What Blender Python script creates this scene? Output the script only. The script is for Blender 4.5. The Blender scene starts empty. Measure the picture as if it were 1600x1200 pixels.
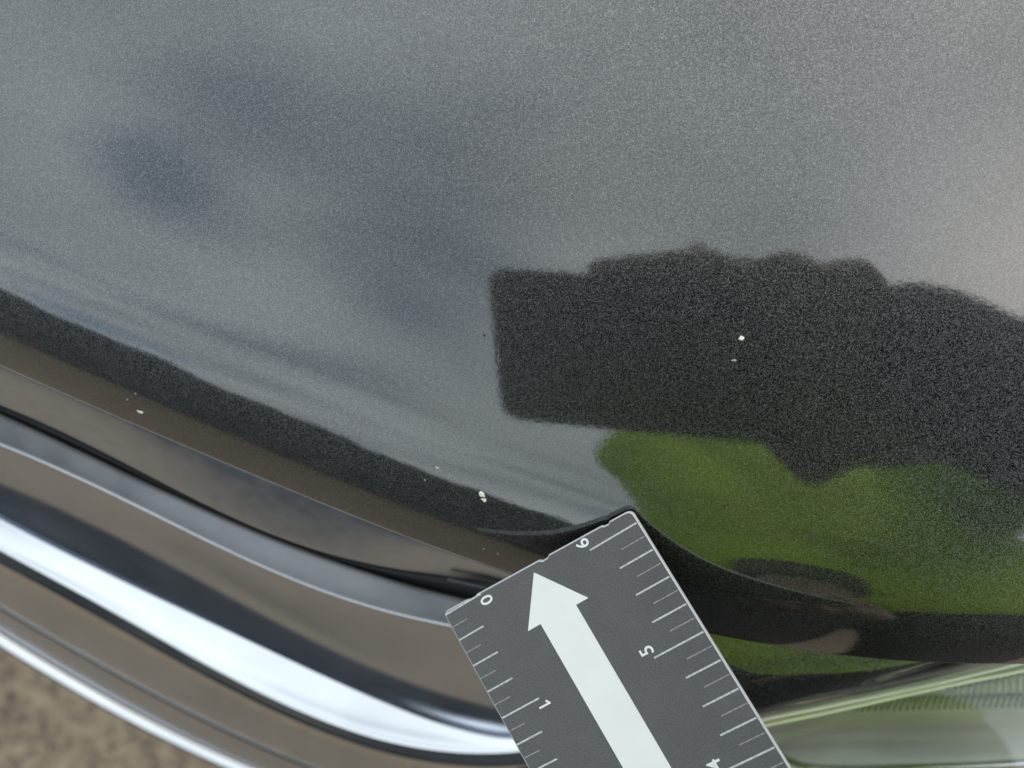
import bpy, bmesh, math, random
import numpy as np
from mathutils import Vector, Matrix
random.seed(7)
rng = np.random.default_rng(7)
R = math.radians
SC = bpy.context.scene
COL = SC.collection

# ------------------------------------------------------------------ camera
CZ = 0.96                       # the phone's lens above the ground (m)
F = 1202.0                      # focal length in photo pixels (1600 wide)
cam_d = bpy.data.cameras.new("camera")
cam = bpy.data.objects.new("camera", cam_d); COL.objects.link(cam)
cam.location = (0, 0, CZ)       # looking straight down
cam_d.sensor_width = 36; cam_d.lens = 36 * F / 1600
cam_d.clip_start = 0.002; cam_d.clip_end = 500
cam_d.dof.use_dof = True; cam_d.dof.focus_distance = 0.161; cam_d.dof.aperture_fstop = 8.5
SC.camera = cam

# ------------------------------------------------------------------ world, sun, exposure
SUN_EL, SUN_AZ = 24, 55         # degrees; azimuth anticlockwise from +X
w = bpy.data.worlds.new("World"); SC.world = w; w.use_nodes = True
nt = w.node_tree; N = nt.nodes; L = nt.links
for n in list(N): N.remove(n)
def node(nt, kind, loc=None, **kw):
    n = nt.nodes.new(kind)
    for k, v in kw.items():
        if k.startswith('i_'):
            key = k[2:]; key = int(key) if key.isdigit() else key.replace('_', ' ')
            n.inputs[key].default_value = v
        else: setattr(n, k, v)
    return n
def math_n(nt, op, a, b=None, clamp=False):
    n = nt.nodes.new('ShaderNodeMath'); n.operation = op; n.use_clamp = clamp
    for i, v in enumerate((a, b)):
        if v is None: continue
        if isinstance(v, (int, float)): n.inputs[i].default_value = v
        else: nt.links.new(v, n.inputs[i])
    return n.outputs[0]
sky = node(nt, 'ShaderNodeTexSky', sky_type='NISHITA', sun_disc=False, sun_elevation=R(SUN_EL), sun_rotation=R(90 - SUN_AZ), air_density=1.0, dust_density=1.5, ozone_density=1.0)
tc = node(nt, 'ShaderNodeTexCoord')
sep = node(nt, 'ShaderNodeSeparateXYZ'); L.new(tc.outputs['Generated'], sep.inputs[0])
zz = math_n(nt, 'DIVIDE', math_n(nt, 'ADD', math_n(nt, 'MAXIMUM', sep.outputs[2], 0.0), 0.3), 1.3)
cu = math_n(nt, 'DIVIDE', sep.outputs[0], zz); cv = math_n(nt, 'DIVIDE', sep.outputs[1], zz)
comb = node(nt, 'ShaderNodeCombineXYZ'); L.new(cu, comb.inputs[0]); L.new(cv, comb.inputs[1])
mp = node(nt, 'ShaderNodeMapping'); L.new(comb.outputs[0], mp.inputs[0])
mp.inputs['Rotation'].default_value = (0, 0, R(40)); mp.inputs['Scale'].default_value = (0.9, 1.9, 1); mp.inputs['Location'].default_value = (3.1, 1.7, 0)
nz = node(nt, 'ShaderNodeTexNoise', i_Scale=1.5, i_Detail=3.0, i_Roughness=0.42); L.new(mp.outputs[0], nz.inputs['Vector'])
def gap(u, v, su, sv, ang):     # a thin spot in the cloud deck, in sky-plane coordinates
    m = node(nt, 'ShaderNodeMapping', vector_type='TEXTURE'); L.new(comb.outputs[0], m.inputs[0])
    m.inputs['Location'].default_value = (u, v, 0); m.inputs['Rotation'].default_value = (0, 0, R(ang)); m.inputs['Scale'].default_value = (su, sv, 1)
    ln = node(nt, 'ShaderNodeVectorMath', operation='LENGTH'); L.new(m.outputs[0], ln.inputs[0])
    mr = node(nt, 'ShaderNodeMapRange', interpolation_type='SMOOTHSTEP', i_1=0.0, i_2=1.0, i_3=1.0, i_4=0.0); L.new(ln.outputs['Value'], mr.inputs[0])
    return mr.outputs[0]
g1 = gap(-0.66, 0.03, 0.25, 0.13, -38); g2 = gap(-0.30, -0.16, 0.34, 0.10, -35); g3 = gap(-0.12, -0.42, 0.20, 0.10, -20); bright = gap(0.58, 0.02, 0.42, 0.30, 20)   # bright: a sunlit cloud
gsum = math_n(nt, 'ADD', math_n(nt, 'MULTIPLY', g1, 0.22), math_n(nt, 'ADD', math_n(nt, 'MULTIPLY', g2, 0.12), math_n(nt, 'MULTIPLY', g3, 0.10)))
cov = math_n(nt, 'ADD', math_n(nt, 'SUBTRACT', nz.outputs['Fac'], gsum), math_n(nt, 'MULTIPLY', bright, .25))
cr = node(nt, 'ShaderNodeMapRange', interpolation_type='SMOOTHSTEP', i_1=0.16, i_2=0.56, i_3=0.25, i_4=1.0); L.new(cov, cr.inputs[0])
# cloud brightness: thicker = greyer, brighter round the sun
sd = Vector((math.cos(R(SUN_EL)) * math.cos(R(SUN_AZ)), math.cos(R(SUN_EL)) * math.sin(R(SUN_AZ)), math.sin(R(SUN_EL))))
dt = node(nt, 'ShaderNodeVectorMath', operation='DOT_PRODUCT'); L.new(tc.outputs['Generated'], dt.inputs[0]); dt.inputs[1].default_value = sd
glow = node(nt, 'ShaderNodeMapRange', interpolation_type='SMOOTHSTEP', i_1=0.60, i_2=1.0, i_3=0.0, i_4=1.0); L.new(dt.outputs['Value'], glow.inputs[0])
nz2 = node(nt, 'ShaderNodeTexNoise', i_Scale=1.9, i_Detail=4.0, i_Roughness=.45); L.new(mp.outputs[0], nz2.inputs['Vector'])
cb = math_n(nt, 'ADD', math_n(nt, 'MULTIPLY_ADD', nz2.outputs['Fac'], 11.0), math_n(nt, 'MULTIPLY', glow.outputs[0], 2.5))
cb.node.inputs[0].links[0].from_node.inputs[2].default_value = 5.0
cb = math_n(nt, 'ADD', cb, math_n(nt, 'MULTIPLY', bright, 10.0))
cc = node(nt, 'ShaderNodeMix', data_type='RGBA'); L.new(math_n(nt, 'ADD', glow.outputs[0], math_n(nt, 'MULTIPLY', bright, .8), True), cc.inputs[0])
cc.inputs[6].default_value = (0.86, 0.95, 1.0, 1); cc.inputs[7].default_value = (1.0, 0.93, 0.85, 1)
cm = node(nt, 'ShaderNodeVectorMath', operation='SCALE'); L.new(cc.outputs[2], cm.inputs[0]); L.new(cb, cm.inputs['Scale'])
mx = node(nt, 'ShaderNodeMix', data_type='RGBA'); L.new(cr.outputs[0], mx.inputs[0]); skb = node(nt, 'ShaderNodeVectorMath', operation='MULTIPLY'); L.new(sky.outputs[0], skb.inputs[0]); skb.inputs[1].default_value = (1.25, 1.6, 1.75); L.new(skb.outputs[0], mx.inputs[6]); L.new(cm.outputs[0], mx.inputs[7])
bg = node(nt, 'ShaderNodeBackground', i_Strength=0.15); L.new(mx.outputs[2], bg.inputs[0])
wo = node(nt, 'ShaderNodeOutputWorld'); L.new(bg.outputs[0], wo.inputs[0])

sun_d = bpy.data.lights.new("sun", 'SUN'); sun_d.energy = 1.3; sun_d.angle = R(12); sun_d.color = (1, 0.94, 0.86)
sun = bpy.data.objects.new("sun", sun_d); COL.objects.link(sun); sun.location = (3, 2, 5)
sun.rotation_euler = sd.to_track_quat('Z', 'Y').to_euler()

SC.view_settings.view_transform = 'Standard'; SC.view_settings.look = 'None'
SC.view_settings.gamma = 1.0; SC.view_settings.exposure = 0.0
SC.view_settings.use_curve_mapping = False
SC.cycles.use_denoising = True
SC.cycles.max_bounces = 10; SC.cycles.transparent_max_bounces = 12
SC.cycles.caustics_reflective = True; SC.cycles.blur_glossy = 0.3

# ------------------------------------------------------------------ helpers
def W(px, py, d):               # photo pixel + depth (m) -> world
    return Vector(((px - 800) / F * d, -(py - 600) / F * d, CZ - d))
def mat(name):
    m = bpy.data.materials.new(name); m.use_nodes = True
    return m, m.node_tree, m.node_tree.nodes['Principled BSDF']
def simple(name, col, rough=0.5, metal=0.0, **kw):
    m, t, b = mat(name)
    b.inputs['Base Color'].default_value = (*col, 1); b.inputs['Roughness'].default_value = rough; b.inputs['Metallic'].default_value = metal
    for k, v in kw.items(): b.inputs[k.replace('_', ' ')].default_value = v
    return m
def mottled(name, c1, c2, scale, rough=0.5, metal=0.0, bump=0.0, detail=4, r2=None, **kw):
    m, t, b = mat(name)
    tc = node(t, 'ShaderNodeTexCoord'); nz = node(t, 'ShaderNodeTexNoise', i_Scale=scale, i_Detail=detail)
    t.links.new(tc.outputs['Object'], nz.inputs['Vector'])
    rp = node(t, 'ShaderNodeValToRGB'); rp.color_ramp.elements[0].color = (*c1, 1); rp.color_ramp.elements[1].color = (*c2, 1)
    rp.color_ramp.elements[0].position = .35; rp.color_ramp.elements[1].position = .65
    t.links.new(nz.outputs['Fac'], rp.inputs[0]); t.links.new(rp.outputs[0], b.inputs['Base Color'])
    b.inputs['Roughness'].default_value = rough; b.inputs['Metallic'].default_value = metal
    if r2 is not None:
        mr = node(t, 'ShaderNodeMapRange', i_1=.35, i_2=.65, i_3=rough, i_4=r2); t.links.new(nz.outputs['Fac'], mr.inputs[0]); t.links.new(mr.outputs[0], b.inputs['Roughness'])
    if bump:
        bp = node(t, 'ShaderNodeBump', i_Strength=bump, i_Distance=0.001); t.links.new(nz.outputs['Fac'], bp.inputs['Height']); t.links.new(bp.outputs[0], b.inputs['Normal'])
    for k, v in kw.items(): b.inputs[k.replace('_', ' ')].default_value = v
    return m
def tag(o, label=None, cat=None, group=None, kind=None):
    for k, v in (('label', label), ('category', cat), ('group', group), ('kind', kind)):
        if v: o[k] = v
    return o
def mesh_obj(name, verts, faces, m, parent=None, smooth=True):
    me = bpy.data.meshes.new(name); me.from_pydata([tuple(v) for v in verts], [], faces); me.update()
    if smooth: me.polygons.foreach_set('use_smooth', [True] * len(me.polygons))
    if m: me.materials.append(m)
    o = bpy.data.objects.new(name, me); COL.objects.link(o)
    if parent: o.parent = parent; o.matrix_parent_inverse = parent.matrix_world.inverted()
    return o
def bm_obj(name, bm, m, parent=None, smooth=False):
    me = bpy.data.meshes.new(name); bm.to_mesh(me); bm.free()
    if smooth: me.polygons.foreach_set('use_smooth', [True] * len(me.polygons))
    if m: me.materials.append(m)
    o = bpy.data.objects.new(name, me); COL.objects.link(o)
    if parent: o.parent = parent; o.matrix_parent_inverse = parent.matrix_world.inverted()
    return o
def empty(name, loc):
    o = bpy.data.objects.new(name, None); COL.objects.link(o); o.location = loc; o.empty_display_size = .05
    o.matrix_world = Matrix.Translation(loc)
    return o
def grid_faces(nr, nc, flip=False):
    f = []
    for i in range(nr - 1):
        for j in range(nc - 1):
            a, b, c, d = i * nc + j, i * nc + j + 1, (i + 1) * nc + j + 1, (i + 1) * nc + j
            f.append((a, d, c, b) if flip else (a, b, c, d))
    return f
def spline(pts, n):             # Catmull-Rom through points (lists of equal length), n samples, by chord
    P = np.array(pts, float); t = np.r_[0, np.cumsum(np.linalg.norm(np.diff(P[:, :2], axis=0), axis=1) + 1e-9)]
    m = np.zeros_like(P)
    for i in range(len(P)):
        a, b = max(i - 1, 0), min(i + 1, len(P) - 1); m[i] = (P[b] - P[a]) / (t[b] - t[a])
    s = np.linspace(0, t[-1], n); out = []
    for x in s:
        k = min(np.searchsorted(t, x, side='right') - 1, len(P) - 2); h = t[k + 1] - t[k]; u = (x - t[k]) / h
        out.append((2*u**3-3*u**2+1)*P[k] + (u**3-2*u**2+u)*h*m[k] + (-2*u**3+3*u**2)*P[k+1] + (u**3-u**2)*h*m[k+1])
    return np.array(out)

# ------------------------------------------------------------------ materials
def make_paint():
    m, t, b = mat('metallic_grey_paint')
    K = t.links.new
    tc = node(t, 'ShaderNodeTexCoord')
    vo = node(t, 'ShaderNodeTexVoronoi', i_Scale=7200.0); K(tc.outputs['Object'], vo.inputs['Vector'])
    sp = node(t, 'ShaderNodeSeparateColor'); K(vo.outputs['Color'], sp.inputs[0])
    pw = math_n(t, 'POWER', sp.outputs[0], 2.0)
    mr = node(t, 'ShaderNodeMapRange', i_1=0, i_2=1, i_3=0.008, i_4=0.145); K(pw, mr.inputs[0])
    cb = node(t, 'ShaderNodeCombineColor')
    K(math_n(t, 'MULTIPLY', mr.outputs[0], 0.94), cb.inputs[0]); K(mr.outputs[0], cb.inputs[1]); K(math_n(t, 'MULTIPLY', mr.outputs[0], 1.03), cb.inputs[2])
    K(cb.outputs[0], b.inputs['Base Color'])
    b.inputs['Metallic'].default_value = 1.0; b.inputs['Roughness'].default_value = 0.47
    # flakes lie at random tilts
    geo = node(t, 'ShaderNodeNewGeometry')
    sub = node(t, 'ShaderNodeVectorMath', operation='SUBTRACT'); K(vo.outputs['Color'], sub.inputs[0]); sub.inputs[1].default_value = (.5, .5, .5)
    sc = node(t, 'ShaderNodeVectorMath', operation='SCALE'); K(sub.outputs[0], sc.inputs[0]); sc.inputs['Scale'].default_value = 0.42
    ad = node(t, 'ShaderNodeVectorMath', operation='ADD'); K(geo.outputs['Normal'], ad.inputs[0]); K(sc.outputs[0], ad.inputs[1])
    nm = node(t, 'ShaderNodeVectorMath', operation='NORMALIZE'); K(ad.outputs[0], nm.inputs[0]); K(nm.outputs[0], b.inputs['Normal'])
    # lacquer with a trace of orange peel
    n1 = node(t, 'ShaderNodeTexNoise', i_Scale=900.0, i_Detail=2.0); K(tc.outputs['Object'], n1.inputs['Vector'])
    bp = node(t, 'ShaderNodeBump', i_Strength=0.05, i_Distance=0.0001); K(n1.outputs['Fac'], bp.inputs['Height']); K(bp.outputs[0], b.inputs['Coat Normal'])
    b.inputs['Coat Weight'].default_value = 1.0; b.inputs['Coat Roughness'].default_value = 0.05; b.inputs['Coat IOR'].default_value = 1.93
    return m
PAINT = make_paint()
CHROME = mottled('chrome', (.62, .63, .645), (.68, .69, .70), 30, .05, 1.0, r2=.08)
SATIN = mottled('satin_grey_trim', (.24, .245, .26), (.30, .305, .32), 60, .36, 1.0, r2=.44)
CHROME_SOFT = mottled('soft_chrome', (.50, .545, .62), (.57, .61, .69), 40, .13, 1.0, r2=.17)
CHROME_DULL = mottled('dusty_chrome', (.50, .54, .61), (.57, .605, .68), 260, .22, 1.0, r2=.27)
BLACK_PLASTIC = mottled('black_trim_plastic', (.012, .013, .015), (.02, .02, .022), 400, .35, bump=.1)
GAP = simple('dark_rubber', (.01, .01, .011), .7)
PRIMER = mottled('white_primer', (.70, .72, .60), (.85, .86, .78), 3000, .7)
RULER_GREY = mottled('ruler_grey_plastic', (.066, .066, .072), (.092, .092, .100), 2500, .42, bump=.25, detail=2)
def wear(m, lo=.82, hi=1.12):
    t = m.node_tree; b = t.nodes['Principled BSDF']; src = b.inputs['Base Color'].links[0].from_socket
    tc = node(t, 'ShaderNodeTexCoord'); nz = node(t, 'ShaderNodeTexNoise', i_Scale=70.0, i_Detail=7.0, i_Roughness=.7); t.links.new(tc.outputs['Object'], nz.inputs['Vector'])
    mp = node(t, 'ShaderNodeMapping'); mp.inputs['Scale'].default_value = (3000, 90, 1); mp.inputs['Rotation'].default_value = (0, 0, .5); t.links.new(tc.outputs['Object'], mp.inputs[0])
    n2 = node(t, 'ShaderNodeTexNoise', i_Scale=1.0, i_Detail=2.0); t.links.new(mp.outputs[0], n2.inputs['Vector'])
    a = node(t, 'ShaderNodeMapRange', i_1=.3, i_2=.7, i_3=lo, i_4=hi); t.links.new(nz.outputs['Fac'], a.inputs[0])
    sc = node(t, 'ShaderNodeMapRange', i_1=.70, i_2=.80, i_3=1.0, i_4=1.35); t.links.new(n2.outputs['Fac'], sc.inputs[0])
    v = node(t, 'ShaderNodeVectorMath', operation='SCALE'); t.links.new(src, v.inputs[0]); t.links.new(math_n(t, 'MULTIPLY', a.outputs[0], sc.outputs[0]), v.inputs['Scale']); t.links.new(v.outputs[0], b.inputs['Base Color'])
    r = node(t, 'ShaderNodeMapRange', i_1=.3, i_2=.7, i_3=.34, i_4=.56); t.links.new(nz.outputs['Fac'], r.inputs[0]); t.links.new(r.outputs[0], b.inputs['Roughness'])
wear(RULER_GREY)
RULER_WHITE = mottled('ruler_white_print', (.70, .715, .72), (.735, .75, .755), 90, .5)
RULER_TICK = mottled('ruler_etched_line', (.36, .38, .39), (.58, .60, .61), 1800, .5)
RULER_FINE = mottled('ruler_fine_line', (.17, .18, .185), (.32, .33, .34), 1800, .5)
RULER_EDGE = simple('ruler_cut_edge', (.42, .44, .46), .25)
PHONE_BLACK = simple('phone_black_glass', (.012, .012, .014), .15)
GREEN = mottled('green_vest_cloth', (.40, .64, .008), (.46, .72, .012), 40, .8)
DARK_CLOTH = mottled('dark_cloth', (.018, .02, .024), (.03, .032, .036), 60, .85)
SKIN = mottled('skin', (.15, .10, .08), (.19, .125, .10), 40, .5)
HAIR = simple('hair_brown', (.05, .03, .02), .6)
SHOE = simple('shoe_black', (.02, .02, .02), .5)

# ------------------------------------------------------------------ ground
def make_ground():
    m, t, b = mat('brown_gravel_asphalt'); K = t.links.new
    tc = node(t, 'ShaderNodeTexCoord')
    n1 = node(t, 'ShaderNodeTexNoise', i_Scale=34.0, i_Detail=8.0, i_Roughness=.72); K(tc.outputs['Object'], n1.inputs['Vector'])
    n2 = node(t, 'ShaderNodeTexVoronoi', i_Scale=130.0); K(tc.outputs['Object'], n2.inputs['Vector'])
    rp = node(t, 'ShaderNodeValToRGB'); e = rp.color_ramp.elements
    e[0].position = .34; e[0].color = (.070, .052, .036, 1); e[1].position = .64; e[1].color = (.29, .222, .150, 1)
    ml = node(t, 'ShaderNodeMix', data_type='FLOAT'); ml.inputs[0].default_value = .3
    K(n1.outputs['Fac'], ml.inputs[2]); sp = node(t, 'ShaderNodeSeparateColor'); K(n2.outputs['Color'], sp.inputs[0]); K(sp.outputs[0], ml.inputs[3])
    K(ml.outputs[0], rp.inputs[0]); K(rp.outputs[0], b.inputs['Base Color']); b.inputs['Roughness'].default_value = .9
    bp = node(t, 'ShaderNodeBump', i_Strength=.5, i_Distance=.004); K(n2.outputs['Distance'], bp.inputs['Height']); K(bp.outputs[0], b.inputs['Normal'])
    g = mesh_obj('ground', [(-150, -150, 0), (150, -150, 0), (150, 150, 0), (-150, 150, 0)], [(0, 1, 2, 3)], m, smooth=False)
    tag(g, 'brown gravelly tarmac under the front of the car', None, kind='structure')
make_ground()

# ------------------------------------------------------------------ hedge added as a dark horizon, seen only mirrored in chrome and bonnet edge
def make_hedge():
    h = empty('hedge', (-4.5, -10.3, 0)); tag(h, 'tall dark evergreen hedge added in front of the car for the dark band mirrored in its chrome', 'hedge')
    f = np.array((-.40, -.917)); s = np.array((-f[1], f[0]))
    LEAF = mottled('dark_leaves', (.035, .046, .058), (.07, .084, .097), 3, .6)
    n = 40000
    a = rng.uniform(-24, 24, n); z = rng.uniform(0, 1, n) ** .8; top = 6.3 + .15*np.sin(a*1.7) + .12*np.sin(a*4.1+1) + .1*np.sin(a*9.3)
    d = 11.2 + rng.normal(0, .18, n) + .25*np.sin(a*2.3) + .8 * (z > .97) * rng.uniform(0, 1, n)
    zz = z * top + rng.normal(0, .06, n)
    C = np.c_[f[0]*d + s[0]*a, f[1]*d + s[1]*a, np.maximum(zz, .05)]
    u = rng.normal(0, 1, (n, 3)); u /= np.linalg.norm(u, axis=1)[:, None]; v = np.cross(u, rng.normal(0, 1, (n, 3))); v /= np.linalg.norm(v, axis=1)[:, None]
    r = rng.uniform(.07, .15, n)[:, None]
    V = np.stack([C - u*r, C + v*r*.5, C + u*r, C - v*r*.5], 1).reshape(-1, 3)
    mesh_obj('foliage', V, [(4*i, 4*i+1, 4*i+2, 4*i+3) for i in range(n)], LEAF, h, smooth=False)['kind'] = 'stuff'
    V = []
    for i, q in enumerate(np.linspace(-24, 24, 120)):
        tp = 6.0 + .15*math.sin(q*1.7) + .12*math.sin(q*4.1+1); b = 11.3 + .2*math.sin(q*2.3)
        for dd, z_ in ((b, .0), (b, tp*.5), (b + .15, tp), (b + 1.0, tp), (b + 1.2, 0)): V.append((f[0]*dd + s[0]*q, f[1]*dd + s[1]*q, z_))
    mesh_obj('inner_branches', V, grid_faces(120, 5), LEAF, h)
make_hedge()

# ------------------------------------------------------------------ car
car = empty('car', (-0.1, 0.1, 0))
tag(car, 'dark metallic grey car front with chrome grille surround and stone-chipped bonnet', 'car')

X0, Y0, D0 = .0112, .0158, .158
def base_z(x, y):               # the broad crown of the bonnet, relative to CZ - D0
    dx = x - X0; dy = y - Y0
    s = -.5 * dx - .866 * dy; t = .866 * dx - .5 * dy           # forwards / sideways on the car
    return -.122 * s + .0115 * t - 1.45 * .05 ** 2 * np.log(np.cosh(s / .05)) - .15 * .3 ** 2 * np.log(np.cosh(t / .3))
ROLL_R = .043; ROLL_PHI = R(50)
ROLL_W = ROLL_R * math.sin(ROLL_PHI); ROLL_D = ROLL_R * (1 - math.cos(ROLL_PHI))
def edge_point(px, py):
    d = .175
    for _ in range(40):
        p = W(px, py, d); d = D0 - float(base_z(p.x, p.y)) + ROLL_D
    return W(px, py, d)
EDGE_PX = [(-1500, 0), (-700, 272), (-300, 440), (0, 570), (250, 679), (491, 780), (650, 843), (795, 894), (880, 924), (960, 951), (1040, 975), (1112, 990), (1200, 1006), (1300, 1021), (1392, 1031), (1500, 1036), (1600, 1037), (1800, 1028), (2300, 960), (3000, 780)]
E0 = np.array([edge_point(*p)[:] for p in EDGE_PX])
EDGE = spline(E0[:, :3], 900)
seg_a = EDGE[:-1, :2]; seg_v = EDGE[1:, :2] - seg_a; seg_l2 = (seg_v ** 2).sum(1)
def dist_edge(P):
    out = np.empty(len(P))
    for i in range(0, len(P), 4000):
        q = P[i:i+4000, None, :] - seg_a[None]
        t = np.clip((q * seg_v[None]).sum(2) / seg_l2[None], 0, 1)
        dd = q - t[:, :, None] * seg_v[None]
        out[i:i+4000] = np.sqrt((dd ** 2).sum(2).min(1))
    return out
BK = np.array((.34, .94)); BK /= np.linalg.norm(BK)     # towards the windscreen, in plan
def make_bonnet():
    q = np.r_[np.linspace(0, .026, 53), .026 + (np.linspace(0, 1, 75)[1:] ** 1.7) * .85]
    vis = (EDGE[:, 0] > -.16) & (EDGE[:, 0] < .16)
    idx = [i for i in range(len(EDGE)) if vis[i] or i % 6 == 0]
    e = EDGE[idx]; nc = len(e)
    P = (e[None, :, :2] + q[:, None, None] * BK[None, None]).reshape(-1, 2)
    de = dist_edge(P); k = np.clip(ROLL_W - de, 0, ROLL_W)
    z = CZ - D0 + base_z(P[:, 0], P[:, 1]) - (ROLL_R - np.sqrt(ROLL_R ** 2 - k ** 2))
    V = np.c_[P, z]
    # folded hem below the edge
    tan = np.gradient(e[:, :2], axis=0); tan /= np.linalg.norm(tan, axis=1)[:, None]; nrm = np.c_[tan[:, 1], -tan[:, 0]]
    e3 = V[:nc]; hem = []
    for a in np.linspace(ROLL_PHI, R(175), 8)[1:]:
        rr = .0009
        off = rr * (math.sin(a) - math.sin(ROLL_PHI)); dz = rr * (math.cos(a) - math.cos(ROLL_PHI))
        hem.append(np.c_[e3[:, :2] + nrm * off, e3[:, 2] + dz])
    last = hem[-1]; hem.append(np.c_[last[:, :2] - nrm * .02, last[:, 2] + .002])
    V = np.r_[np.concatenate(hem[::-1]), V]
    nr = len(hem) + len(q)
    o = mesh_obj('bonnet', V, grid_faces(nr, nc), PAINT, car)
    return o
bonnet = make_bonnet()
tag(bonnet, 'dark metallic grey bonnet with rolled front edge')

def surf(px, py):
    d = D0
    for _ in range(60):
        p = W(px, py, d); k = max(0., ROLL_W - dist_edge(np.array([[p.x, p.y]]))[0])
        nd = D0 - float(base_z(p.x, p.y)) + ROLL_R - math.sqrt(ROLL_R ** 2 - k * k); d = .5 * d + .5 * nd
    return W(px, py, d)
def surf_n(px, py):
    a, b, c = surf(px, py), surf(px + 3, py), surf(px, py - 3)
    return (b - a).cross(c - a).normalized()
def chip(px, py, ax, ay, ang, m=PRIMER, n=11, rough=.28):
    c = surf(px, py); nn = surf_n(px, py); k = D0 / F * 1.03
    tx = Vector((math.cos(R(ang)), -math.sin(R(ang)), 0)); tx = (tx - nn * tx.dot(nn)).normalized(); ty = nn.cross(tx)
    vs = [c + nn * .00022]; r1, r2 = [], []
    for i in range(n):
        a = 2 * math.pi * i / n; r = 1 + random.uniform(-rough, rough)
        r1.append(c + tx * (math.cos(a) * ax * k * r * .7) + ty * (math.sin(a) * ay * k * r * .7) + nn * (.00016 + random.uniform(0, .00008)))
        r2.append(c + tx * (math.cos(a) * ax * k * r) + ty * (math.sin(a) * ay * k * r) - nn * .00002)
    vs += r1 + r2; fs = []
    for i in range(n):
        j = (i + 1) % n; fs.append((0, 1 + i, 1 + j)); fs.append((1 + i, 1 + n + i, 1 + n + j, 1 + j))
    o = mesh_obj('stone_chip', vs, fs, m, bonnet, smooth=False)
    return o
DARKCHIP_SHADE = simple('dark_pit_and_shadow', (.03, .028, .025), .8)
for q in ((217, 641, 8.6, 4.8, 25), (752, 774, 8.0, 6.6, 40), (757, 781, 7.4, 5.6, 20), (1157, 526, 5.6, 4.6, -15)): chip(*q, DARKCHIP_SHADE).location.z -= .00009  # dark discs: pit ring plus the chip's small shadow, painted in
GREYCHIP = simple('scuffed_lacquer', (.35, .36, .36), .6)
chip(219, 643, 7.4, 4.2, -155 + 180)
chip(752, 773, 6.2, 5.0, 40); chip(757, 781, 6.0, 4.6, 20)
chip(1158, 528, 4.6, 3.6, -15)
chip(1147, 563, 3.6, 1.7, -12, GREYCHIP); chip(757, 524, 2.0, 2.4, 0, DARKCHIP_SHADE); chip(683, 731, 3.6, 2.4, 20, GREYCHIP)
chip(664, 750, 1.6, 1.4, 0, GREYCHIP); chip(778, 865, 1.1, 2.6, 10, GREYCHIP); chip(756, 857, 1.2, 1.2, 0, GREYCHIP)
chip(199, 624, 1.6, 1.2, 0, GREYCHIP); chip(212, 615, 1.8, 1.2, 0, GREYCHIP);
chip(1592, 826, 2.2, 1.4, 0, DARKCHIP_SHADE)

# --- chrome grille surround: strips lofted between rails traced along the car's front
def rail(pts, d, n=160):
    """pts px along the strip (left to right), d depth m (number or list) -> n world points"""
    P = spline([(x, y, (d if not isinstance(d, (list, tuple)) else d[i])) for i, (x, y) in enumerate(pts)], n)
    return [W(*p) for p in P]
def loft(name, rails, m, parent=car, sub=6):
    A = np.array([[v[:] for v in r] for r in rails]); k = len(A); rows = []
    for i in range(k - 1):
        p0, p1, p2, p3 = A[max(i-1, 0)], A[i], A[i+1], A[min(i+2, k-1)]
        for u in np.linspace(0, 1, sub + 1)[:(sub + 1 if i == k - 2 else sub)]:
            rows.append(.5*((2*p1)+(-p0+p2)*u+(2*p0-5*p1+4*p2-p3)*u*u+(-p0+3*p1-3*p2+p3)*u**3))
    nr, nc = len(rows), A.shape[1]
    return mesh_obj(name, np.concatenate(rows), grid_faces(nr, nc, True), m, parent)
A_ = [(-400, 398), (0, 570), (250, 679), (491, 780), (650, 843), (795, 894), (900, 930)]
B_ = [(-400, 430), (0, 631), (98, 678), (245, 751), (400, 818), (507, 862), (592, 888), (660, 899), (760, 905), (880, 945)]
C_ = [(-400, 444), (0, 645), (140, 716), (300, 786), (400, 826), (490, 866), (610, 911), (680, 925), (760, 940), (880, 970)]
D_ = [(-400, 492), (0, 692), (175, 772), (367, 860), (505, 925), (610, 955), (690, 972), (780, 990), (880, 1010)]
E_ = [(-400, 555), (0, 755), (140, 815), (280, 888), (455, 976), (610, 1046), (680, 1075), (750, 1095), (880, 1110)]
F_ = [(-400, 603), (0, 811), (175, 902), (350, 984), (540, 1073), (610, 1102), (645, 1118), (715, 1142), (790, 1150), (880, 1150)]
G_ = [(-400, 656), (0, 884), (140, 962), (280, 1038), (420, 1109), (540, 1162), (610, 1182), (680, 1196), (780, 1200), (880, 1190)]
H_ = [(-400, 715), (0, 943), (175, 1046), (350, 1133), (490, 1196), (620, 1240), (760, 1260), (880, 1255)]
I_ = [(-400, 742), (0, 971), (175, 1076), (315, 1150), (420, 1195), (560, 1245), (720, 1275), (880, 1275)]
J_ = [(-400, 750), (0, 983), (175, 1089), (350, 1170), (402, 1190), (520, 1235), (700, 1275), (880, 1280)]
K_ = [(-400, 768), (0, 1004), (140, 1088), (280, 1165), (350, 1198), (480, 1250), (680, 1300), (880, 1310)]
def fair(pts, deg=5):
    P = np.array(pts, float); u = (P[:, 0] - 240) / 640; c = np.polyfit(u, P[:, 1], min(deg, len(P) - 2)); x = np.linspace(-400, 880, 15)
    y = np.polyval(c, (x - 240) / 640); k = .47
    return [(-1300., float(y[0] - 900 * k)), (-850., float(y[0] - 450 * k))] + [(float(a), float(b)) for a, b in zip(x, y)]
A_, B_, C_, D_, E_, F_, G_, H_, I_, J_, K_ = [fair(r) for r in (A_, B_, C_, D_, E_, F_, G_, H_, I_, J_, K_)]
def off(rail_px, dx, dy): return [(x + dx, y + dy) for x, y in rail_px]
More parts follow.
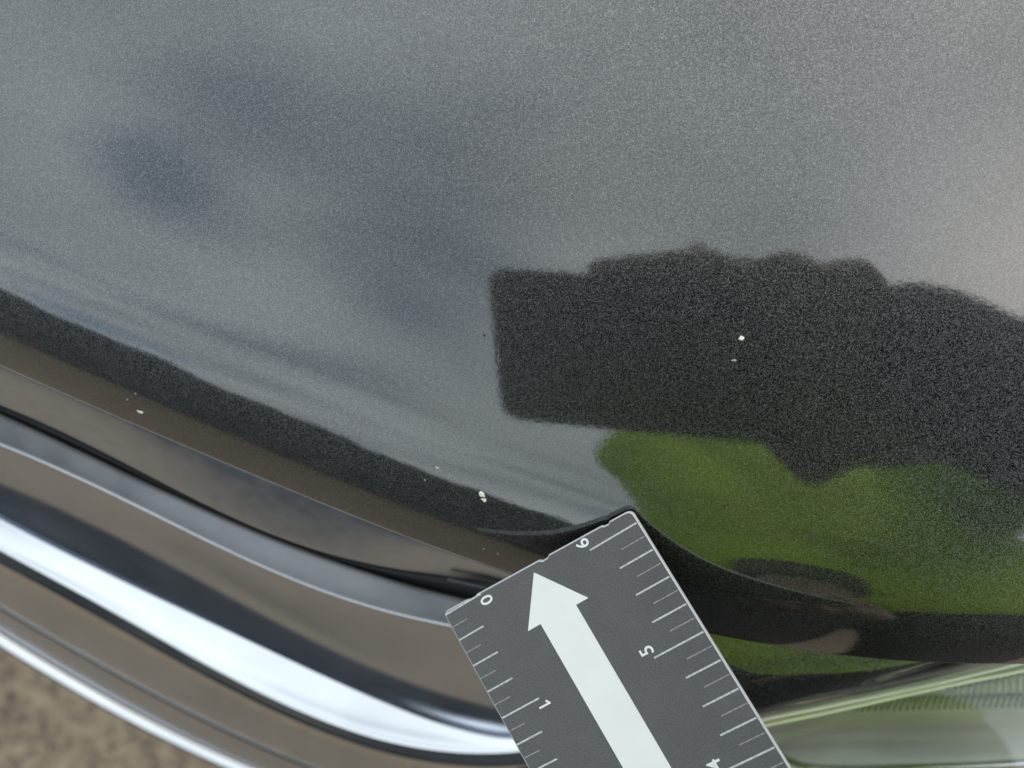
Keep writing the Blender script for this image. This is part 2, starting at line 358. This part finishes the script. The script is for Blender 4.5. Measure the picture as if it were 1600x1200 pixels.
def slope_depth(d_prev, ra, rb, deg):
    """depths of rail b, point by point, so that the strip from rail a falls at deg degrees"""
    A, B = np.array(ra, float), np.array(rb, float)
    dp = np.full(len(A), d_prev) if not hasattr(d_prev, '__len__') else np.array(d_prev)
    out = []
    for k, (x, y) in enumerate(rb):
        k0, k1 = max(k - 1, 0), min(k + 1, len(rb) - 1)
        tx, ty = B[k1] - B[k0]; a = math.atan2(ty, tx); fx, fy = -math.sin(a), math.cos(a)       # image direction across the strip
        t = 0.
        for _ in range(20):                                                                       # walk back across the strip to rail a
            xa = x - fx * t; ya = np.interp(xa, A[:, 0], A[:, 1]); t += ((y - fy * t) - ya) * fy
        xa = x - fx * t; d0 = float(np.interp(xa, A[:, 0], dp)); pa = W(xa, y - fy * t, d0); f3 = Vector((fx, -fy, 0)); res = d0 + .03
        for d in np.arange(d0, d0 + .06, .0002):
            run = (W(x, y, d) - pa).dot(f3)
            if run > 0 and math.degrees(math.atan2(d - d0, run)) >= deg: res = d; break
        out.append(res)
    out = np.array(out); u = (B[:, 0] - 240) / 640
    v = np.polyval(np.polyfit(u[2:], out[2:], 4), u[2:])
    return [float(q) for q in np.r_[v[0], v[0], v]]
def pl(d, v): return [q + v for q in d]
dA = .194
dB = slope_depth(dA, A_, B_, 43)
dC = list(np.interp([p[0] for p in C_], [p[0] for p in B_], dB) + .0005)
dD = slope_depth(dC, C_, D_, 27)
dE = slope_depth(pl(dD, .003), D_, E_, 44); dF = slope_depth(dE, E_, F_, 29)
dG = slope_depth(dF, F_, G_, 13); dH = slope_depth(pl(dG, .004), G_, H_, 45); dI = slope_depth(dH, H_, I_, 40)
def rl(px, d, v=0.): return rail(px, pl(d, v))
loft('upper_trim', [rail(off(A_, 6, -22), dA - .001), rail(A_, dA), rl(off(B_, -2, -6), dB, -.002), rl(B_, dB), rl(off(B_, -2, 3), dB, .006)], CHROME_DULL)
loft('trim_seal', [rl(off(B_, 0, -3), dB, .004), rl(off(B_, -3, 5), dB, .0015), rl(off(C_, -1, 2), dC, .004)], GAP)
loft('trim_strip', [rl(off(C_, 1, -3), dC, .004), rl(C_, dC), rl(off(C_, 0, 5), pl(dC, .0005)), rl(off(D_, 0, -4), dD, -.001), rl(D_, dD), rl(off(D_, -2, 5), dD, .006)], SATIN)
loft('grille_scoop', [rl(off(D_, 0, -2), dD, .004), rl(off(D_, -1, 3), dD, .003), rl(E_, dE), rl(F_, dF), rl(off(F_, -2, 6), dF, .004)], CHROME_SOFT)
loft('grille_bar', [rl(off(F_, 0, 2), dF, .003), rl(F_, dF, -.0006), rl(off(F_, -2, 3), dF, -.001), rl(off(G_, 4, -26), dG, -.0038), rl(off(G_, 2, -10), dG, -.0018), rl(G_, dG), rl(off(G_, -3, 10), dG, .007)], CHROME)
loft('lower_scoop', [rl(off(G_, -1, 4), dG, .004), rl(off(G_, -3, 9), dG, .0055), rl(H_, dH), rl(off(H_, -2, 5), dH, .006)], CHROME_SOFT)
loft('lower_seal', [rl(off(H_, 0, -2), dH, .005), rl(off(H_, -2, 4), dH, .003), rl(off(H_, -3, 8), dH, .006)], GAP)
loft('lower_strip', [rl(off(H_, 0, 2), dH, .007), rl(off(H_, -1, 4), dH, .004), rl(I_, dI, .002), rl(off(I_, -4, 12), dI, .008)], CHROME_DULL)
def tube(name, r0, rad, m, parent=car, ns=12):
    P = np.array([v[:] for v in r0]); n = len(P); T = np.gradient(P, axis=0); T /= np.linalg.norm(T, axis=1)[:, None]
    V = []
    for i in range(n):
        t = Vector(T[i]); u = t.cross(Vector((0, 0, 1))).normalized(); v = u.cross(t)
        rr = rad[i] if hasattr(rad, '__len__') else rad
        for k in range(ns):
            a = 2 * math.pi * k / ns; V.append(Vector(P[i]) + u * (math.cos(a) * rr) + v * (math.sin(a) * rr))
    fs = [(i*ns+k, i*ns+(k+1) % ns, (i+1)*ns+(k+1) % ns, (i+1)*ns+k) for i in range(n-1) for k in range(ns)]
    return mesh_obj(name, V, fs, m, parent)
JK = [(x, (a + b) / 2) for (x, a), (_, b) in zip(J_, K_)]
tube('trim_bead', rl(off(D_, 0, 1), dD, .0004), .00035, CHROME)
tube('chrome_rim', rail(JK, [float(v) + .013 for v in np.interp([p[0] for p in JK], [p[0] for p in I_], dI)]), .0034, CHROME)
hem = EDGE[(EDGE[:, 0] > -.4) & (EDGE[:, 0] < .03)]
tube('hem_edge', [Vector(p) + Vector((-.00005, -.00013, -.00050)) for p in hem], .00016, simple('pale_edge_line', (.42, .39, .35), .5), bonnet, 6)  # thin pale tube along the bonnet's front hem
RIDGE = mottled('grey_trim_plastic', (.05, .052, .058), (.07, .072, .078), 400, .4)
# plastic bumper ledge with ridges, where the trim ends below the bonnet
def ridge(p0, p1, d0, d1, wpx, m=BLACK_PLASTIC):
    a, b = W(*p0, d0), W(*p1, d1); r = [a.lerp(b, t) for t in np.linspace(0, 1, 8)]
    return tube('ledge_ridge', r, wpx / F * d0 / 2, m, car, 8)
loft('bumper_ledge', [rail([(575, 889), (650, 892), (720, 885), (780, 878), (960, 930)], [0.2125, 0.2085, 0.2025, 0.2005, 0.2005]), rail([(575, 890), (650, 898), (720, 899), (780, 902), (960, 950)], [0.2135, 0.2095, 0.2035, 0.2015, 0.2015]), rail([(575, 891), (650, 905), (720, 913), (780, 925), (960, 975)], [0.2155, 0.2115, 0.2055, 0.2035, 0.2035]), rail([(575, 892), (650, 913), (720, 926), (780, 938), (960, 990)], [0.2185, 0.2145, 0.2085, 0.2065, 0.2065])], BLACK_PLASTIC)
for a, b in (((700, 905), (800, 928)), ((722, 893), (820, 917)), ((745, 884), (840, 907))): ridge(a, b, .2010, .1995, 5, RIDGE)

# --- painted bumper corner between bonnet and headlamp
P1 = [(860, 940), (960, 960), (1112, 985), (1250, 1008), (1392, 1026), (1480, 1030), (1620, 1030)]
P2 = [(860, 1010), (960, 1030), (1112, 1060), (1250, 1056), (1361, 1051), (1459, 1035), (1620, 1010)]
P3 = [(860, 1150), (1000, 1130), (1110, 1116), (1178, 1104), (1268, 1084), (1361, 1066), (1459, 1038), (1620, 985)]
loft('bumper_corner', [rail(P1, .186), rail(P2, .187), rail(P3, .1925), rail(off(P3, 1, 4), .196), rail(off(P3, 1, 5), .206)], PAINT)
# seal strip, headlamp
S1 = [(1180, 1112), (1250, 1093), (1310, 1081), (1361, 1072), (1430, 1056), (1500, 1038), (1640, 1000)]
tube('headlamp_seal', rail(S1, .197), np.concatenate([np.linspace(.0004, .0011, 60), np.full(100, .0011)]), mottled('grey_seal', (.09, .08, .08), (.13, .12, .12), 300, .4))
headlamp = loft('headlamp', [rail([(840, 1235), (1000, 1190), (1100, 1160), (1190, 1125), (1290, 1102), (1403, 1078), (1535, 1046), (1700, 1005)], .212),
    rail([(840, 1290), (1000, 1225), (1100, 1170), (1198, 1137), (1319, 1116), (1403, 1113), (1459, 1115), (1600, 1108), (1700, 1100)], .216),
    rail([(840, 1330), (1000, 1260), (1100, 1200), (1200, 1170), (1319, 1150), (1403, 1150), (1459, 1150), (1600, 1148), (1700, 1140)], .224),
    rail([(840, 1400), (1000, 1340), (1100, 1250), (1215, 1215), (1319, 1205), (1403, 1203), (1515, 1200), (1600, 1196), (1700, 1188)], .231)],
    mottled('satin_reflector', (.70, .70, .66), (.78, .78, .74), 60, .36, 0.3, r2=.44, bump=.15))
# ribbed inner band of the reflector
RIBM = mottled('clear_ribbed_plastic', (.72, .80, .62), (.80, .86, .70), 200, .22, 0.2)  # rib colour carries the green reflection of the vest
RIBM2 = mottled('grey_ribbed_plastic', (.50, .53, .50), (.58, .60, .57), 200, .2, 0.6)
def rib(px, y0, y1, lean, d, wpx, mat_=RIBM):
    a, b = W(px, y0, d), W(px - lean, y1, d + .001)
    r = [a.lerp(b, t) for t in np.linspace(0, 1, 5)]
    o = tube('reflector_rib', r, wpx / F * d / 2, mat_, headlamp, 6)
    return o
for k in range(24):
    x = 1372 + k * 11.0
    t1 = np.interp(x, [1375, 1501, 1600, 1700], [1098, 1072, 1052, 1032]); t2 = np.interp(x, [1319, 1459, 1600, 1700], [1106, 1082, 1080, 1078])
    if t2 - t1 > 4: rib(x, t1 + 1, t2, 0, .2105, 7)
for k in range(32):
    x = 1345 + k * 10.0
    t1 = np.interp(x, [1319, 1403, 1459, 1600, 1700], [1104, 1094, 1089, 1085, 1082]); t2 = np.interp(x, [1319, 1403, 1600, 1700], [1112, 1111, 1106, 1100])
    if t2 - t1 > 4: rib(x, t1, t2 - 1, 9, .2120, 6, RIBM2)
def make_lens_mat(name, tint, edge):
    m = bpy.data.materials.new(name); m.use_nodes = True; t = m.node_tree; t.nodes.clear(); K = t.links.new
    o = node(t, 'ShaderNodeOutputMaterial'); mx = node(t, 'ShaderNodeMixShader'); fr = node(t, 'ShaderNodeFresnel', i_IOR=1.55)
    tr = node(t, 'ShaderNodeBsdfTransparent'); tr.inputs[0].default_value = (*tint, 1); gl = node(t, 'ShaderNodeBsdfGlossy', i_Roughness=.03)
    mul = math_n(t, 'MULTIPLY_ADD', fr.outputs[0], 1.0); mul.node.inputs[2].default_value = edge
    K(mul, mx.inputs[0]); K(tr.outputs[0], mx.inputs[1]); K(gl.outputs[0], mx.inputs[2]); K(mx.outputs[0], o.inputs[0])
    return m
CLEAR = make_lens_mat('clear_lens', (.97, .98, .97), .01)
CLEAR_EDGE = mottled('clear_lens_edge', (.24, .27, .21), (.34, .37, .29), 90, .12, 0.35)
lens_top = [(840, 1210), (1000, 1165), (1100, 1138), (1187, 1114), (1290, 1093), (1403, 1070), (1535, 1038), (1700, 992)]
lens_low = [(840, 1228), (1000, 1183), (1100, 1156), (1198, 1131), (1290, 1112), (1375, 1093), (1501, 1065), (1600, 1045), (1720, 1015)]
le = loft('lens_edge', [rail(off(lens_top, 0, -1), .205), rail(lens_top, .200), rail(off(lens_top, 1, 4), .1995), rail(off(lens_low, 0, -4), .2035), rail(lens_low, .2045), rail(off(lens_low, 1, 3), .2075)], CLEAR_EDGE, headlamp)
mid = [((a[0]+b[0])/2, (a[1]+b[1])/2) for a, b in zip(lens_top, [(840, 1228), (1000, 1183), (1100, 1156), (1198, 1131), (1290, 1112), (1403, 1087), (1535, 1058), (1720, 1015)])]
tube('lens_bead', rail(off(mid, 0, 2), .2015), .0006, simple('bright_bead', (.88, .92, .70), .15, .2), headlamp, 8)  # green reflection of the vest put into the bead colour
tube('lens_bead', rail(off(lens_low, 0, 1), .2043), .0007, simple('bright_bead_low', (.86, .92, .62), .15, .2), headlamp, 8)  # lower bead, the same green reflection in its colour
loft('lens', [rail(lens_low, .2040), rail([(840, 1270), (1000, 1230), (1100, 1200), (1190, 1170), (1319, 1140), (1403, 1130), (1500, 1120), (1600, 1110), (1720, 1090)], .2058), rail([(840, 1420), (1000, 1390), (1100, 1330), (1190, 1270), (1319, 1240), (1403, 1235), (1500, 1230), (1600, 1225), (1720, 1210)], .215)], CLEAR, headlamp)
tube('reflector_rim', rail([(1180, 1150), (1225, 1183), (1262, 1197), (1319, 1200), (1515, 1195), (1600, 1190), (1700, 1178)], .222), .0010, CHROME, headlamp, 8)

# --- what stands below and behind: dark panel down to the bumper's foot
def make_backing():
    sel = EDGE[::6]; n = len(sel); V = []
    for k, z in ((.020, None), (.075, .66), (.110, .22)):
        for p in sel: V.append((p[0] + BK[0]*k, p[1] + BK[1]*k, p[2] - .012 if z is None else z))
    mesh_obj('grille_backing', V, grid_faces(3, n, True), BLACK_PLASTIC, car)
    for e in (sel[0], sel[-1]):                                     # the cut ends of the modelled front
        V = []
        for k in np.linspace(.03, .85, 14):
            x, y = e[0] + BK[0]*k, e[1] + BK[1]*k
            V += [(x, y, CZ - D0 + float(base_z(x, y)) - .012), (x, y, .22)]
        mesh_obj('inner_wing', V, grid_faces(14, 2), BLACK_PLASTIC, car)
make_backing()

# ------------------------------------------------------------------ ruler
RU = Matrix(((0.8050516, 0.50775602, 0.3067177), (-0.54031402, 0.84106678, 0.02583464), (-0.24485237, -0.1865221, 0.95144985)))
RT = Vector((-.01553, .052545, .174663))
FL = Matrix(((1, 0, 0), (0, -1, 0), (0, 0, -1)))
ru_o = FL @ RT + Vector((0, 0, CZ)); ru_u = FL @ RU.col[0]; ru_v = FL @ RU.col[1]; ru_n = -(FL @ RU.col[2])   # n towards the camera
def clearance(k):
    o = FL @ (RT * k) + Vector((0, 0, CZ)); worst = 1
    for u in np.linspace(0, .0498, 12):
        for v in np.linspace(0, .06, 13):
            p = o + ru_u * (u * k) + ru_v * (v * k) - ru_n * .0014
            if p.y < np.interp(p.x, EDGE[:, 0], EDGE[:, 1]): continue
            e = max(0., ROLL_W - dist_edge(np.array([[p.x, p.y]]))[0])
            worst = min(worst, p.z - (CZ - D0 + float(base_z(p.x, p.y)) - (ROLL_R - math.sqrt(ROLL_R ** 2 - e * e))))
    return worst
RK = next(k for k in np.arange(1.0, .85, -.002) if clearance(k) > .0001)
print('ruler scale', RK)
ru_o = FL @ (RT * RK) + Vector((0, 0, CZ))
ruler = empty('ruler', ru_o)
M3 = Matrix((ru_u, -ru_v, ru_n)).transposed()          # local x = across, y = towards the arrow tip, z = up
ruler.matrix_world = Matrix.Translation(ru_o) @ M3.to_4x4() @ Matrix.Scale(RK, 4)
tag(ruler, 'dark grey plastic inch ruler with a white arrow, laid over the bonnet edge', 'ruler')
def ru_obj(name, verts, faces, m, smooth=False):
    me = bpy.data.meshes.new(name); me.from_pydata([tuple(v) for v in verts], [], faces); me.update(); me.materials.append(m)
    if smooth: me.polygons.foreach_set('use_smooth', [True] * len(me.polygons))
    o = bpy.data.objects.new(name, me); COL.objects.link(o); o.parent = ruler
    return o
TH = .0014; LEN = .1575; WD = .0498
def rounded(x0, y0, x1, y1, r, k=5):
    out = []
    for cx, cy, a0 in ((x1-r, y1-r, 0), (x0+r, y1-r, 90), (x0+r, y0+r, 180), (x1-r, y0+r, 270)):
        out += [(cx + r*math.cos(R(a0 + 90*i/k)), cy + r*math.sin(R(a0 + 90*i/k))) for i in range(k+1)]
    return out
o1 = rounded(.0002, -LEN, WD, .0006, .0013); c = .00028
inn = rounded(.0002 + c, -LEN + c, WD - c, .0006 - c, .0011); n = len(o1)
# the cut top edge runs very slightly skew, as in the photo
sk = lambda p: (p[0], p[1] - (.0016 * p[0] / WD if p[1] > -.01 else 0))
nick = [(.0445, 0), (.0440, .00035), (.0428, .0003), (.0424, 0), (.0290, 0), (.0284, .0004), (.0270, .0005), (.0262, 0), (.0095, 0), (.0090, .0003), (.0072, .00025), (.0066, 0)]
o1 = o1[:6] + [(x, .0006 - d) for x, d in nick] + o1[6:]; inn = inn[:6] + [(x, .0006 - c - d) for x, d in nick] + inn[6:]; n = len(o1)
o1 = [sk(p) for p in o1]; inn = [sk(p) for p in inn]
ru_obj('ruler_plate', [(x, y, 0) for x, y in inn] + [(x, y, -TH + .0004) for x, y in inn], [tuple(range(n)), tuple(range(2*n-1, n-1, -1))] + [(i, n+i, n+(i+1) % n, (i+1) % n) for i in range(n)], RULER_GREY)
V = [(x, y, -.00003) for x, y in inn] + [(x, y, -.00022) for x, y in o1] + [(x, y, -TH) for x, y in o1] + [(x, y, -TH) for x, y in inn]
fs = [(a*n+i, (a+1)*n+i, (a+1)*n+(i+1) % n, a*n+(i+1) % n) for a in range(3) for i in range(n)] + [(3*n+i, i, (i+1) % n, 3*n+(i+1) % n) for i in range(n)]
ru_obj('ruler_edge', V, fs, RULER_EDGE)
ar = [(.0240, -.0020), (.0318, -.01235), (.0286, -.01235), (.0286, -.120), (.0194, -.120), (.0194, -.01215), (.0160, -.01215)]
na = len(ar)
ru_obj('arrow', [(x, y, .00009) for x, y in ar[::-1]] + [(x, y, -.0001) for x, y in ar[::-1]], [tuple(range(na))] + [(i, na+i, na+(i+1) % na, (i+1) % na) for i in range(na)], RULER_WHITE)
def bar(name, x0, x1, y, wd, m, z=.00008):
    h = wd / 2
    return ru_obj(name, [(x0, y-h, z), (x1, y-h, z), (x1, y+h, z), (x0, y+h, z), (x0, y-h, -.0001), (x1, y-h, -.0001), (x1, y+h, -.0001), (x0, y+h, -.0001)], [(0, 1, 2, 3), (0, 4, 5, 1), (1, 5, 6, 2), (2, 6, 7, 3), (3, 7, 4, 0)], m)
IN = .0254
for k in range(0, 48):
    y = -k * IN / 8
    if -y < LEN - .004:
        x1, wd, mm = (.0105, .00036, RULER_TICK) if k % 8 == 0 else ((.0073, .00034, RULER_TICK) if k % 2 == 0 else (.0046, .00022, RULER_FINE))
        bar('tick_mark', .0005, x1, y - .0001, wd, mm)
    y = -.00395 - k * IN / 8
    if -y < LEN - .004:
        x0 = .0375 if k % 8 == 0 else (.0411 if k % 2 == 0 else .0434)
        bar('tick_mark', x0, WD - .0005, y, .00036 if k % 2 == 0 else .00022, RULER_TICK if k % 2 == 0 else RULER_FINE)
def glyph(ch, x, y, size, rot):
    if ch == '1':
        q = [(-.00020, -.00145), (.00020, -.00145), (.00020, .00145), (-.00014, .00145), (-.00095, .00085), (-.00072, .00052), (-.00020, .00088)]; k = len(q)
        o = ru_obj('number', [(a, b, .00008) for a, b in q] + [(a, b, -.0001) for a, b in q], [tuple(range(k))] + [(i, k+i, k+(i+1) % k, (i+1) % k) for i in range(k)], RULER_WHITE)
        o.location = (x, y, .00004); o.rotation_euler = (0, 0, R(rot)); return
    cu = bpy.data.curves.new('number', 'FONT'); cu.body = ch; cu.size = size; cu.align_x = 'CENTER'; cu.align_y = 'CENTER'; cu.extrude = .00008; cu.offset = .00003
    cu.resolution_u = 4
    tmp = bpy.data.objects.new('tmp_number', cu); COL.objects.link(tmp)
    dg = bpy.context.evaluated_depsgraph_get(); me = bpy.data.meshes.new_from_object(tmp.evaluated_get(dg))
    COL.objects.unlink(tmp); bpy.data.objects.remove(tmp)
    me.materials.clear(); me.materials.append(RULER_WHITE); me.name = 'number'
    o = bpy.data.objects.new('number', me); COL.objects.link(o); o.parent = ruler; o.location = (x, y, .00004); o.rotation_euler = (0, 0, R(rot))
for i in range(0, 5): glyph(str(i), .0109, -.0019 - i * IN - (.0001 if i else 0), .0042, -90)
for i in range(6, 1, -1): glyph(str(i), .0370, -.0020 - (6 - i) * IN, .0042, 90)

# ------------------------------------------------------------------ phone (seen mirrored in the bonnet; the picture is taken through its lens)
def make_phone():
    ph = empty('smartphone', (0.045, -.0215, CZ + .0015))
    tag(ph, 'black smartphone held above the bonnet by a person in a green vest', 'phone')
    bm = bmesh.new()
    prof = rounded(-.0345, -.060, .1165, .0165, .009, 6); n = len(prof)
    def inset(p, d): cx, cy = .046, -.02175; return (p[0] - math.copysign(d, p[0]-cx), p[1] - math.copysign(d, p[1]-cy))
    rows = []
    for z, d in ((.0015, .0025), (.0019, .0008), (.0030, 0), (.0085, 0), (.0096, .0008), (.0100, .0025)):
        rows.append([bm.verts.new((*inset(p, d), CZ + z)) for p in prof])
    for a, b in zip(rows, rows[1:]):
        for i in range(n): bm.faces.new((a[i], a[(i+1) % n], b[(i+1) % n], b[i]))
    bm.faces.new(rows[0][::-1]); bm.faces.new(rows[-1])
    bm_obj('phone_case', bm, PHONE_BLACK, ph)
    for x in (-.019, 0, .019):
        pts = [(x + .0065*math.cos(a), .0065*math.sin(a)) for a in np.linspace(0, 2*math.pi, 25)[:-1]]
        V = [(a, b, CZ + .0004) for a, b in pts] + [(a, b, CZ + .0018) for a, b in pts] + [(x + (a-x)*.75, b*.75, CZ + .0004) for a, b in pts] + [(x + (a-x)*.7, b*.7, CZ + .0014) for a, b in pts]
        m_ = 24; fs = [(i, (i+1) % m_, m_+(i+1) % m_, m_+i) for i in range(m_)] + [(i, 2*m_+i, 2*m_+(i+1) % m_, (i+1) % m_) for i in range(m_)] + [(2*m_+i, 3*m_+i, 3*m_+(i+1) % m_, 2*m_+(i+1) % m_) for i in range(m_)] + [tuple(range(3*m_, 4*m_))]
        mesh_obj('lens_ring', V, fs, PHONE_BLACK, ph, smooth=False)
    mesh_obj('screen', [(-.031, -.0565, CZ+.01015), (.113, -.0565, CZ+.01015), (.113, .013, CZ+.01015), (-.031, .013, CZ+.01015)], [(0, 1, 2, 3)], simple('screen_glass', (.02, .02, .025), .08), ph, smooth=False)
make_phone()

# ------------------------------------------------------------------ the photographer (seen mirrored)
def capsules(chains):
    bm = bmesh.new()
    for ch in chains:
        for (p, r) in ch:
            bmesh.ops.create_icosphere(bm, subdivisions=2, radius=r, matrix=Matrix.Translation(p))
        for (p, r), (q, s) in zip(ch, ch[1:]):
            p, q = Vector(p), Vector(q); d = q - p
            if d.length < 1e-6: continue
            mtx = Matrix.Translation((p + q) / 2) @ d.to_track_quat('Z', 'Y').to_matrix().to_4x4()
            bmesh.ops.create_cone(bm, cap_ends=True, segments=16, radius1=r, radius2=s, depth=d.length, matrix=mtx)
    return bm
def organic(name, chains, m, parent, voxel, smooth=4, squash=None):
    bm = capsules(chains)
    if squash: squash(bm)
    o = bm_obj(name, bm, m, parent, True)
    md = o.modifiers.new('remesh', 'REMESH'); md.mode = 'VOXEL'; md.voxel_size = voxel; md.use_smooth_shade = True
    if smooth: ms = o.modifiers.new('smooth', 'SMOOTH'); ms.iterations = smooth; ms.factor = .5
    return o
def make_person():
    px, py = .182, -.41
    pe = empty('person', (px, py, 0))
    tag(pe, 'person in green vest and dark sleeves leaning over the bonnet, holding phone and ruler', 'person')
    H = lambda x, y, z: (x, y, z)
    # key joints
    hipL, hipR = (px-.09, py-.06, .93), (px+.09, py-.06, .93)
    kneeL, kneeR = (px-.11, py-.02, .50), (px+.11, py-.04, .50)
    ankL, ankR = (px-.12, py-.08, .09), (px+.12, py-.08, .09)
    pelvis = (px, py-.06, .97); waist = (px, py-.03, 1.10); chest = (px, py+.09, 1.28); neckb = (px-.01, py+.215, 1.42)
    shL, shR = (px-.135, py+.165, 1.37), (px+.135, py+.175, 1.37)
    head = (px-.05, py+.22, 1.60)
    elR, wrR = (.41, .03, 1.12), (.182, -.034, .976)
    elL, wrL = (.13, -.40, 1.03), (.10, -.245, .885)
    skin = [[(neckb, .055), ((px-.03, py+.28, 1.49), .052)],
            [((px-.05, py+0.335, 1.580), .083), ((px-.05, py+0.375, 1.525), .062), ((px-.05, py+0.395, 1.485), .038)],
            [((px-.05, py+0.425, 1.555), .013), ((px-.05, py+0.450, 1.530), .014)],
            [((px-.135, py+0.330, 1.550), .014), ((px-.135, py+0.335, 1.530), .010)], [((px+.035, py+0.330, 1.550), .014), ((px+.035, py+0.335, 1.530), .010)],
            [(pelvis, .10), (waist, .10), (chest, .11), (neckb, .055)],
            [(chest, .08), (shR, .05), (elR, .038), (wrR, .026)], [(chest, .08), (shL, .05), (elL, .038), (wrL, .026)],
            [(pelvis, .09), (hipL, .075), (kneeL, .052), (ankL, .038)], [(pelvis, .09), (hipR, .075), (kneeR, .052), (ankR, .038)]]
    # right hand round the phone's end: palm, four fingers over the top edge, thumb below
    zc = CZ + .006
    skin += [[(wrR, .027), ((.150, -.036, zc+.006), .026), ((.122, -.022, zc+.004), .024)], [(wrR, .025), ((.128, -.046, zc+.006), .024)], [((.116, -.004, zc+.002), .024), ((.112, -.040, zc+.002), .024)],
             [((.110, -.002, zc), .0125), ((.080, .0200, zc), .0092), ((.050, .0225, zc), .0084), ((.016, .0175, zc-.001), .0070)],
             [((.112, -.006, zc-.004), .0125), ((.086, .012, zc-.012), .0092), ((.066, .022, zc-.015), .0080), ((.062, .0250, zc-.012), .0068)],
             [((.118, -.010, zc-.004), .012), ((.106, .016, zc-.014), .0092), ((.094, .0250, zc-.014), .0078), ((.082, .022, zc-.014), .0068)],
             [((.128, -.014, zc-.002), .012), ((.127, .012, zc-.010), .0092), ((.121, .0225, zc-.012), .0085), ((.110, .022, zc-.014), .0070)],
             [((.130, -.042, zc+.006), .015), ((.118, -.060, zc+.006), .0115), ((.106, -.074, zc+.008), .0092), ((.090, -.058, zc+.013), .0085)]]
    # left hand pinching the far end of the ruler
    tipc = ru_o + ru_u * .025 + ru_v * .150
    fw = Vector(wrL)
    skin += [[(wrL, .026), (tuple(fw.lerp(tipc, .45) + Vector((0, 0, -.012))), .022)], [(tuple(fw.lerp(tipc, .4) + Vector((.012, 0, -.006))), .016), (tuple(tipc + ru_u*.012 + ru_v*.012 + ru_n*.016), .011), (tuple(tipc + ru_u*.006 - ru_v*.004 + ru_n*.010), .0088)]]
    for k, (du, dv) in enumerate(((-.018, -.012), (-.004, -.016), (.010, -.012), (.022, -.004))):
        b = fw.lerp(tipc, .55) + ru_u * (du*.9) - ru_n * .018
        skin += [[(tuple(b), .0105), (tuple(tipc + ru_u*du + ru_v*.016 - ru_n*.017), .0088), (tuple(tipc + ru_u*du + ru_v*dv*.7 - ru_n*.0105), .0074)]]
    body = organic('body', skin, SKIN, pe, .0034, 3)
    for sx in (-.033, .033):
        bm = bmesh.new(); bmesh.ops.create_uvsphere(bm, u_segments=12, v_segments=8, radius=.012, matrix=Matrix.Translation((px-.05+sx, py+0.412, 1.562)))
        bm_obj('eye', bm, simple('eye', (.6, .6, .58), .2), pe, True)
    bm = bmesh.new(); bmesh.ops.create_cube(bm, size=1, matrix=Matrix.Translation((px-.05, py+0.425, 1.503)) @ Matrix.Diagonal((.04, .012, .007, 1)))
    bm_obj('mouth', bm, simple('lips', (.35, .13, .11), .5), pe)
    organic('hair', [[((px-.05, py+0.315, 1.605), .088), ((px-.05, py+0.280, 1.550), .078)], [((px-.11, py+0.320, 1.610), .03), ((px-.05, py+0.390, 1.640), .032), ((px+.01, py+0.320, 1.610), .03)]], HAIR, pe, .008)
    # vest: torso only; dark jersey sleeves come out of it
    organic('vest', [[(pelvis, .125), (waist, .125), ((px, py+.06, 1.22), .135), ((px, py+.135, 1.33), .12), ((px, py+.175, 1.37), .09)],
                     [(shL, .066), ((px-.05, py+.20, 1.40), .06), ((px+.05, py+.20, 1.40), .06), (shR, .07)],
                     [((px-.075, py-.05, .96), .115), ((px-.08, py+.02, 1.13), .115), ((px-.085, py+.115, 1.28), .108), (shL, .072), (tuple(Vector(shL).lerp(Vector(elL), .36)), .068)],
                     [((px+.075, py-.05, .96), .115), ((px+.08, py+.02, 1.13), .115), ((px+.085, py+.115, 1.28), .112), (shR, .078), (tuple(Vector(shR).lerp(Vector(elR), .3)), .066)]], GREEN, pe, .009, 6)
    organic('jersey_collar', [[(chest, .10), ((px-.005, py+.19, 1.39), .075), (neckb, .072), ((px-.02, py+.25, 1.46), .062)]], DARK_CLOTH, pe, .008)
    organic('sleeve', [[(tuple(Vector(shR).lerp(Vector(elR), .3)), .054), (elR, .050), ((.22, -.046, .990), .040), ((.150, -.017, .971), .040)]], DARK_CLOTH, pe, .006)
    organic('sleeve', [[(tuple(Vector(shL).lerp(Vector(elL), .3)), .060), (elL, .054), tuple((tuple(Vector(elL).lerp(Vector(wrL), .92)), .038))]], DARK_CLOTH, pe, .006)
    organic('trousers', [[(pelvis, .118), (hipL, .098), (kneeL, .072), ((ankL[0], ankL[1], .07), .062)], [(pelvis, .118), (hipR, .098), (kneeR, .072), ((ankR[0], ankR[1], .07), .062)]], DARK_CLOTH, pe, .01)
    for a in (ankL, ankR):
        def flat(bm):
            for v in bm.verts: v.co.z = max(v.co.z, .0)
        organic('shoe', [[((a[0], a[1]-.04, .045), .045), ((a[0], a[1]+.08, .040), .042), ((a[0], a[1]+.15, .032), .034)]], SHOE, pe, .007, 3, flat)
make_person()
